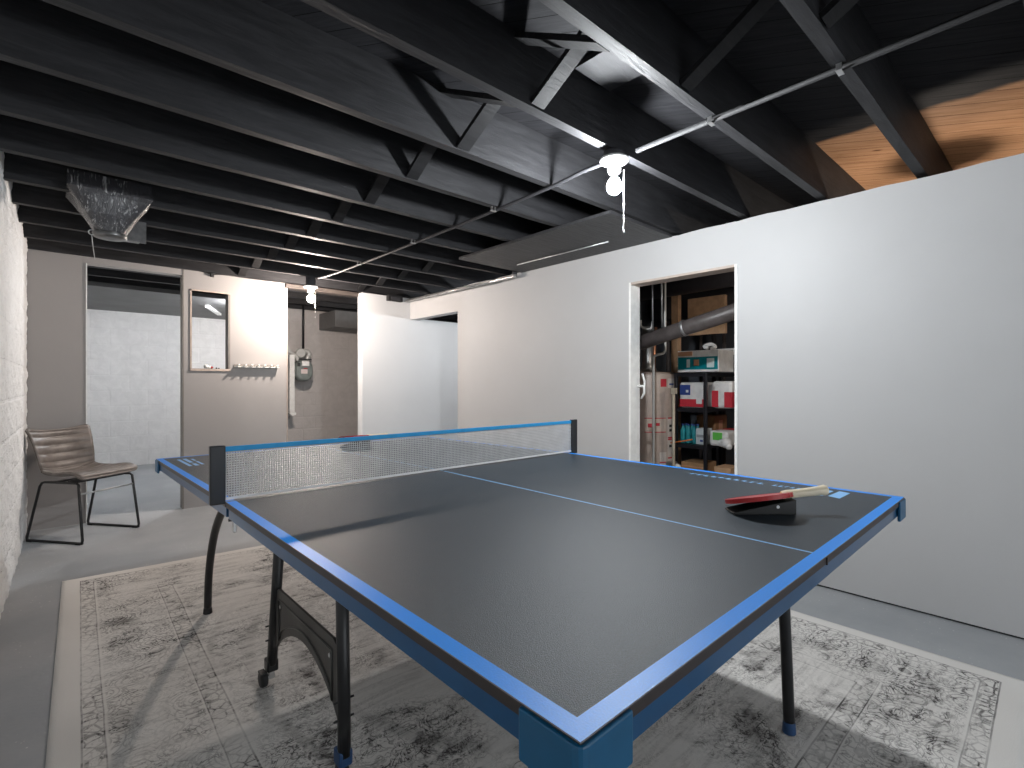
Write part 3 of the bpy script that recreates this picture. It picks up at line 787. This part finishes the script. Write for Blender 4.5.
bk = B().box(-.02, .075, 3.50, 3.513, 1.95, 2.0795).box(-.035, .04, 3.45, 3.513, 1.944, 1.952)
tag(bk.obj('metal_bracket', m_galv_dark, bevel=.001), 'small grey metal bracket hanging behind the duct boot', 'bracket')

# ------------------------------------------------------------------ gas meter in the niche
gx, gy, gz = 2.045, 6.33, 1.12
gm = thing('gas_meter', 'grey-green gas meter with pipes on the niche wall behind the rear doorway', 'meter', (gx, gy, gz))
m_gm = simple('grey_green_casting', (.20, .23, .22), .5, .2, .5, .12)
b = B(); NT = 32
def se(hw, hh, yy, zc, p=3.0):
    o = []
    for k in range(NT):
        t = 2 * PI * k / NT; c_, s_ = math.cos(t), math.sin(t)
        sh_ = 1 - .22 * max(0, -s_) ** 2
        o.append((gx + hw * sh_ * math.copysign(abs(c_) ** (2 / p), c_), yy, zc + hh * math.copysign(abs(s_) ** (2 / p), s_)))
    return o
rings = [se(.085, .105, gy - .085, gz + .135), se(.10, .12, gy - .078, gz + .135), se(.112, .134, gy - .05, gz + .135), se(.112, .134, gy + .05, gz + .135), se(.10, .12, gy + .08, gz + .135)]
for i in range(len(rings) - 1): b.add(rings[i] + rings[i + 1], [(k, (k + 1) % NT, NT + (k + 1) % NT, NT + k) for k in range(NT)], 0, True)
b.add(rings[0], [tuple(range(NT))]); b.add(rings[-1], [tuple(range(NT))])
b.obj('meter_body', m_gm, gm)
B().box(gx - .045, gx + .048, gy - .11, gy - .084, gz + .195, gz + .262).obj('index_window', m_porcelain, gm, bevel=.006)
B().box(gx - .050, gx + .030, gy - .090, gy - .084, gz + .098, gz + .155).obj('white_label', simple('white_red_label', (.72, .62, .6), .5), gm)
B().box(gx - .020, gx + .030, gy - .0905, gy - .0895, gz + .160, gz + .170).obj('red_label', m_red, gm)
B().box(gx - .095, gx - .065, gy - .094, gy - .08, gz + .19, gz + .235).box(gx - .08, gx + .08, gy - .094, gy - .08, gz + .276, gz + .29).obj('screw_plate', m_plate, gm)
m_gp = simple('painted_grey_pipe', (.52, .52, .50), .45, .2)
B().tube(smooth([(gx + .06, gy, gz + .26), (gx + .065, gy, gz + .31), (gx + .085, gy, gz + .345), (gx + .065, gy, gz + .39), (gx + .02, gy, gz + .40), (gx - .0, gy, gz + .385)], 5), .030, 14).obj('outlet_elbow', m_gp, gm)
B().tube(smooth([(gx - .06, gy, gz + .265), (gx - .07, gy, gz + .30), (gx - .11, gy, gz + .345), (gx - .20, gy, gz + .40)], 5), .026, 14).obj('inlet_pipe', m_gp, gm)
B().lathe([(.05, -.03), (.062, -.02), (.062, .02), (.05, .03)], (gx - .03, gy - .01, gz + .365), 22, axis=1).obj('regulator', m_gp, gm)
B().lathe([(.042, -.03), (.042, .03)], (gx - .20, gy, gz + .405), 20, axis=1).obj('union', m_gp, gm)
B().tube([(gx + .01, gy, gz + .41), (gx + .01, gy, ZS - .01)], .014, 12).obj('riser_pipe', m_bsteel, gm)
wp = B().box(1.872, 1.935, 6.30, 6.36, .72, 1.46)
wp.prism([(1.86, .72), (1.95, .72), (1.95, .69), (1.90, .675)], 1, 6.29, 6.37)
tag(wp.obj('pipe_cover', m_white_trim, bevel=.004), 'white vertical pipe cover beside the gas meter', 'cover')
struct(B().box(2.36, 4.6, 6.05, 6.58, 1.83, 2.05), 'trim_9', simple('grey_duct', (.12, .12, .12), .5), bevel=.004)

# light strip in the far room seen through the pass-through
fl = B().beam((1.02, 6.6, 2.02), (1.30, 7.3, 2.02), .05, .03)
tag(fl.obj('ceiling_batten', m_white_trim, bevel=.004), 'white slanting strip under the far room ceiling seen through the pass-through', 'strip')
for (x0, x1) in ((.9, 1.5),):
    pass

# ------------------------------------------------------------------ store room beyond the right doorway
hx, hy = 3.74, 2.275
wh = thing('water_heater', 'tall beige water heater with warning labels at the left of the store room', 'water heater', (hx, hy, 0))
m_beige = simple('beige_enamel', (.50, .41, .36), .35, 0, .5, .05)
HR = .245
B().lathe([(HR - .01, .03), (HR, .05), (HR, 1.165), (HR - .004, 1.178)], (hx, hy, 0), 48).obj('tank', m_beige, wh)
B().lathe([(HR - .004, 1.1785), (HR - .02, 1.19), (.06, 1.205), (.055, 1.205)], (hx, hy, 0), 48).obj('tank_lid', m_beige, wh)
B().lathe([(HR - .03, 0), (HR - .03, .032)], (hx, hy, 0), 32).obj('base_ring', m_bsteel, wh)
B().lathe([(.085, 1.2055), (.060, 1.26), (.052, 1.30), (.052, 1.62)], (hx, hy, 0), 24).obj('flue', m_galv, wh)
for dx, dy in ((-.10, .09), (-.09, -.12)):
    B().tube([(hx + dx, hy + dy, 1.195), (hx + dx, hy + dy, 1.34), (hx + dx + .03, hy + dy, 1.60)], .013, 10).obj('water_pipe', simple('copper', (.55, .25, .14), .35, .8), wh)
m_lab_w = simple('white_label', (.66, .60, .56), .5); m_lab_y = simple('cream_label', (.60, .50, .43), .5); m_lab_r = simple('red_label', (.55, .03, .05), .5)
def curved(a0, a1, z0, z1, name, m, lift=.0015, frame=None):
    n = 8; b = B(); R = HR + lift
    for r_, fl_ in ((R, 0),):
        b.grid(lambda i, j: (hx + r_ * math.cos(a0 + (a1 - a0) * i), hy + r_ * math.sin(a0 + (a1 - a0) * i), z0 + (z1 - z0) * j), n, 1)
    b.grid(lambda i, j: (hx + (R - .001) * math.cos(a0 + (a1 - a0) * i), hy + (R - .001) * math.sin(a0 + (a1 - a0) * i), z0 + (z1 - z0) * j), n, 1)
    return b.obj(name, m, wh)
# the tank faces the doorway: angles around 180..270 degrees
g = math.radians
curved(g(238), g(252), 1.06, 1.13, 'red_badge', m_lab_r)
curved(g(256), g(280), 1.05, 1.135, 'white_badge', m_lab_w)
curved(g(260), g(276), 1.075, 1.09, 'badge_print', simple('blue_print', (.06, .1, .3), .5), .003)
curved(g(205), g(250), .66, .78, 'warning_label', m_lab_y)
curved(g(212), g(220), .70, .735, 'label_mark', m_lab_r, .003); curved(g(228), g(236), .715, .74, 'label_mark', m_lab_r, .003)
curved(g(205), g(250), .655, .662, 'label_border', m_lab_r, .003); curved(g(205), g(250), .778, .785, 'label_border', m_lab_r, .003)
curved(g(255), g(282), .38, .78, 'instruction_label', m_lab_w)
for zz in (.775, .60, .585, .42): curved(g(256), g(281), zz, zz + .012, 'label_stripe', m_lab_r, .003)
for zz in (.70, .66, .52): curved(g(260), g(268), zz, zz + .022, 'label_print', m_bsteel, .003)
curved(g(284), g(290), .34, .80, 'yellow_strip', simple('yellow_tape', (.55, .38, .06), .5))
curved(g(236), g(252), .30, .48, 'rating_label', m_lab_w); curved(g(236), g(252), .385, .395, 'label_stripe', m_lab_r, .003)
gvx, gvy = hx + (HR + .05) * math.cos(g(258)), hy + (HR + .05) * math.sin(g(258))
B().box(gvx - .04, gvx + .04, gvy - .03, gvy + .05, .30, .40).obj('gas_valve', m_galv, wh, bevel=.01)
B().ball((gvx - .01, gvy - .045, .35), .038, 14).obj('valve_dial', m_porcelain, wh)
gp = B().tube(smooth([(3.42, 2.02, .02), (3.42, 2.02, .6), (3.42, 2.02, 1.25), (3.42, 2.02, 1.315), (3.43, 1.985, 1.335), (3.45, 1.93, 1.36), (3.45, 1.93, 1.5), (3.45, 1.93, 2.0)], 4), .011, 10)
tag(gp.obj('gas_pipe', m_gp), 'thin grey vertical pipe in front of the beige water heater', 'pipe')
ov = B().tube([(3.60, 1.935, .001), (3.60, 1.935, 1.02)], .013, 10); ov.box(3.58, 3.625, 1.915, 1.95, 1.0, 1.05)
tag(ov.obj('overflow_pipe', simple('cream_pipe', (.6, .53, .42), .5)), 'cream vertical pipe between the water heater and the shelf rack', 'pipe')

dp = thing('drain_pipe', 'thick dark grey drain pipe sloping across the store room above the rack', 'pipe', (3.1, 1.5, 1.4))
m_drain = simple('dark_drain_pipe', (.085, .072, .07), .42, 0, .5, .15)
B().tube([(3.05, 2.55, 1.265), (3.05, .60, 1.705)], .056, 20).obj('pipe_run', m_drain, dp)
B().tube([(3.05, 1.548, 1.492), (3.05, 1.528, 1.4965)], .0605, 20).obj('coupling', m_galv, dp)
for (yy, nm) in ((1.80, 'hanger_rod'), (1.72, 'hanger_rod')):
    B().tube([(3.05, yy, 1.49), (3.07, yy + .02, ZJ + .1)], .006, 8).obj(nm, m_galv, dp)
# overhead ducts, dark
dk = B().tube([(3.62, 2.6, 1.93), (3.62, 1.3, 1.95), (3.9, .5, 1.96)], .09, 20)
tag(dk.obj('round_duct', simple('dusty_duct', (.05, .045, .05), .45, .3)), 'dark round duct under the store room ceiling', 'duct')
dk = B().tube(smooth([(3.18, 2.45, 2.06), (3.18, 2.2, 1.95), (3.20, 2.12, 1.80), (3.22, 2.3, 1.62)], 5), .075, 20)
tag(dk.obj('flue_elbow', simple('dusty_galvanised', (.20, .19, .18), .4, .5)), 'pale curved flue elbow at the top left of the store doorway', 'duct')
dk = B().box(4.3, 4.9, 1.0, 2.6, 1.75, 2.07)
tag(dk.obj('square_duct', m_conduit_black, bevel=.005), 'big square dark duct along the back of the store room', 'duct')
for i, (yy, xx, rr) in enumerate(((2.45, 4.4, .02), (2.39, 4.5, .028), (2.22, 4.66, .016), (2.12, 4.75, .024), (2.0, 4.72, .018))):
    q = B().tube([(xx, yy, .0), (xx, yy, 1.745)], rr, 10)
    tag(q.obj('vertical_pipe', m_conduit_black if i % 2 else m_drain), 'dark vertical pipe at the back of the store room behind the water heater', 'pipe', 'dark vertical pipes behind the water heater')
q = B().tube(smooth([(3.55, 2.23, 1.66), (3.55, 2.225, 1.60), (3.55, 2.13, 1.575), (3.55, 2.11, 1.64)], 3), .010, 8)
tag(q.obj('bent_pipe', m_porcelain), 'small white U-shaped pipe above the water heater', 'pipe')
m_card = simple('cardboard', (.42, .25, .13), .8, 0, .3, .1)
m_card2 = simple('pale_cardboard', (.56, .36, .22), .8, 0, .3, .1)
q = B().box(4.25, 4.299, 1.78, 2.15, 1.56, 1.92)
tag(q.obj('tan_board', m_card2, bevel=.003), 'tan board standing upright high behind the sloping drain pipe', 'board')
q = B().box(4.10, 4.16, 2.17, 2.24, 0, 2.06)
tag(q.obj('timber_stud', m_card2), 'narrow tan timber stud behind the drain pipe, left of the tan board', 'stud')

# shelf rack, its narrow end facing the doorway
RX0, RX1, RY0, RY1 = 3.72, 4.62, 1.70, 2.00
rk = thing('shelf_rack', 'black metal shelf rack in the store room loaded with household goods', 'shelf rack', ((RX0 + RX1) / 2, (RY0 + RY1) / 2, 0))
m_rack = simple('black_rack', (.012, .012, .016), .4)
SZ = [.18, .56, .875, 1.185]
for x in (RX0, RX1 - .028):
    for y in (RY0, RY1 - .028):
        B().box(x, x + .028, y, y + .028, 0, 1.184).obj('post', m_rack, rk, bevel=.004)
for z in SZ:
    B().box(RX0 + .029, RX1 - .029, RY0 + .004, RY1 - .004, z - .03, z).box(RX0 + .001, RX0 + .0285, RY0 + .029, RY1 - .029, z - .034, z).obj('shelf', m_rack, rk, bevel=.002)

m_teal = simple('teal_wrap', (.0, .22, .27), .3, 0, .6); m_wwrap = simple('white_wrap', (.74, .74, .74), .3, 0, .6, .1, .4, 14)
_off = [0]
def pack(name, lab, x0, x1, y0, y1, z0, z1, m, bands=(), cat='package', bev=.018, group=None):
    r = thing(name, lab, cat, ((x0 + x1) / 2, (y0 + y1) / 2, z0), 0, group)
    B().box(x0, x1, y0, y1, z0, z1).obj('wrap', m, r, bevel=bev, seg=3)
    for bn, (sx, f0, f1, g0, g1, mm) in enumerate(bands):
        if sx == 'f': B().box(x0 - .0015 * (bn + 1), x0 + .01, y0 + (y1 - y0) * f0, y0 + (y1 - y0) * f1, z0 + (z1 - z0) * g0, z0 + (z1 - z0) * g1).obj('printed_band', mm, r)
        else: B().box(x0 + (x1 - x0) * f0, x0 + (x1 - x0) * f1, y0 - .0015 * (bn + 1), y0 + .01, z0 + (z1 - z0) * g0, z0 + (z1 - z0) * g1).obj('printed_band', mm, r)
    return r
m_print_w = simple('white_print', (.6, .72, .72), .4); m_print_o = simple('orange_print', (.55, .30, .18), .4); m_navy = simple('navy_print', (.03, .06, .25), .4)
pack('paper_towel_pack', 'teal and white wrapped paper towel pack on top of the shelf rack', 3.70, 3.98, 1.585, 1.955, 1.187, 1.372, m_wwrap,
     [('f', .02, .98, .12, .70, m_teal), ('f', .10, .27, .20, .62, m_print_w), ('f', .68, .76, .22, .60, m_print_w), ('f', .46, .58, .30, .58, m_print_o), ('f', .62, .98, .76, .96, m_print_o)], bev=.006)
q = B().tube(smooth([(3.80, 1.72, 1.390), (3.80, 1.76, 1.41), (3.80, 1.70, 1.425), (3.80, 1.66, 1.40), (3.80, 1.70, 1.385)], 4), .016, 8)
tag(q.obj('crumpled_bag', m_wwrap), 'crumpled white plastic wrap lying on the teal paper towel pack', 'bag')
pack('wrapped_carton', 'grey and white wrapped carton at the right end of the top shelf', 4.02, 4.30, 1.50, 1.78, 1.187, 1.40, simple('grey_wrap', (.42, .43, .46), .35), [('f', 0, 1, .72, .98, m_wwrap), ('y', 0, 1, .72, .98, m_wwrap)])
pack('diaper_pack', 'white pack with blue print and red base on the second shelf', 3.752, 3.98, 1.735, 1.965, .877, 1.10, m_wwrap,
     [('f', .02, .98, .04, .34, m_lab_r), ('f', .55, .97, .50, .90, m_navy), ('f', .62, .72, .60, .70, m_wwrap), ('f', .08, .30, .16, .38, m_wwrap)], bev=.02)
r = pack('red_white_bag', 'red and white plastic bag pack on the second shelf beside the corner post', 3.80, 4.08, 1.52, 1.695, .877, 1.11, m_wwrap,
     [('y', .0, .4, .05, .60, m_lab_r), ('y', .6, 1.0, .05, .65, m_lab_r), ('f', .04, .35, .05, .6, m_lab_r), ('f', .65, .96, .05, .65, m_lab_r)], bev=.03)
pack('red_white_bag', 'red and white pack at the right end of the second shelf', 4.12, 4.44, 1.56, 1.86, .877, 1.10, m_wwrap, [('y', .1, .9, .05, .55, m_lab_r), ('f', .1, .5, .05, .6, m_lab_r)], bev=.03)
# teal water bottles, wrapped
m_bottle = simple('teal_bottle', (.02, .26, .30), .15, 0, .7)
for i in range(3):
    for j in range(2):
        x, y = 3.79 + j * .062, 1.845 + i * .052
        r = thing('water_bottle', 'teal plastic bottle standing in the cluster on the third shelf', 'bottle', (x, y, .561), 0, 'teal bottles on the third shelf')
        B().lathe([(.022, 0), (.025, .006), (.025, .05), (.022, .06), (.025, .07), (.025, .11), (.010, .145), (.010, .155)], (x, y, .561), 16).obj('bottle_body', m_bottle, r)
        B().lathe([(.012, 0), (.012, .014)], (x, y, .7165), 12).obj('cap', m_navy, r)
pack('tissue_box', 'white and grey tissue box on the third shelf beside the teal bottles', 3.76, 3.90, 1.735, 1.815, .562, .70, simple('pale_box', (.60, .66, .68), .5), [('f', .1, .9, .45, .62, simple('grey_print', (.3, .33, .36), .5)), ('f', .2, .5, .18, .3, m_navy)], bev=.004, cat='box')
m_green = simple('green_print', (.12, .50, .08), .4)
pack('green_print_bag', 'white bag with a bright green print at the corner of the third shelf', 3.76, 3.95, 1.535, 1.695, .562, .69, m_wwrap, [('f', .3, .8, .4, .9, m_green), ('f', .25, .4, .35, .5, m_navy)], bev=.022, cat='bag')
q = B().ball((3.72, 1.53, .60), .045, 12).ball((3.73, 1.575, .595), .032, 10).ball((3.71, 1.505, .575), .028, 10)
tag(q.obj('crumpled_bag', m_wwrap), 'crumpled white bag bulging over the edge of the third shelf', 'bag')
pack('snack_box', 'red and purple box at the right end of the third shelf', 4.0, 4.25, 1.58, 1.74, .562, .68, m_lab_r, [('f', .5, 1, .05, .95, simple('purple_print', (.12, .05, .25), .4)), ('f', .0, .45, .5, .8, m_wwrap)], bev=.005, cat='box')
pack('brown_bag', 'brown paper bag behind the green print bag on the third shelf', 4.05, 4.30, 1.78, 1.96, .562, .80, simple('brown_bag_paper', (.25, .13, .06), .7), [('y', .3, .6, .4, .8, m_print_o)], bev=.012, cat='bag')
pack('cardboard_box', 'open brown cardboard box on the lowest shelf of the rack', 3.76, 4.00, 1.745, 1.95, .182, .40, m_card, [('f', .0, 1, .80, .85, m_print_o)], bev=.003, cat='box')
pack('cardboard_box', 'smaller tan cardboard box right of the corner post', 3.78, 3.98, 1.52, 1.66, .0, .385, m_card2, [], bev=.003, cat='box')
pack('dark_sack', 'dark grey sack slumped at the right side behind the tan box', 4.05, 4.6, 1.25, 1.60, .0, .45, simple('grey_sack', (.12, .12, .13), .6), [], bev=.05, cat='sack')
q = B().tube([(3.66, 2.0, .565), (3.70, 1.88, .592), (3.71, 1.82, .607)], .006, 8)
tag(q.obj('orange_stick', simple('orange_handle', (.65, .18, .04), .4)), 'thin orange stick poking out over the third shelf', 'stick')
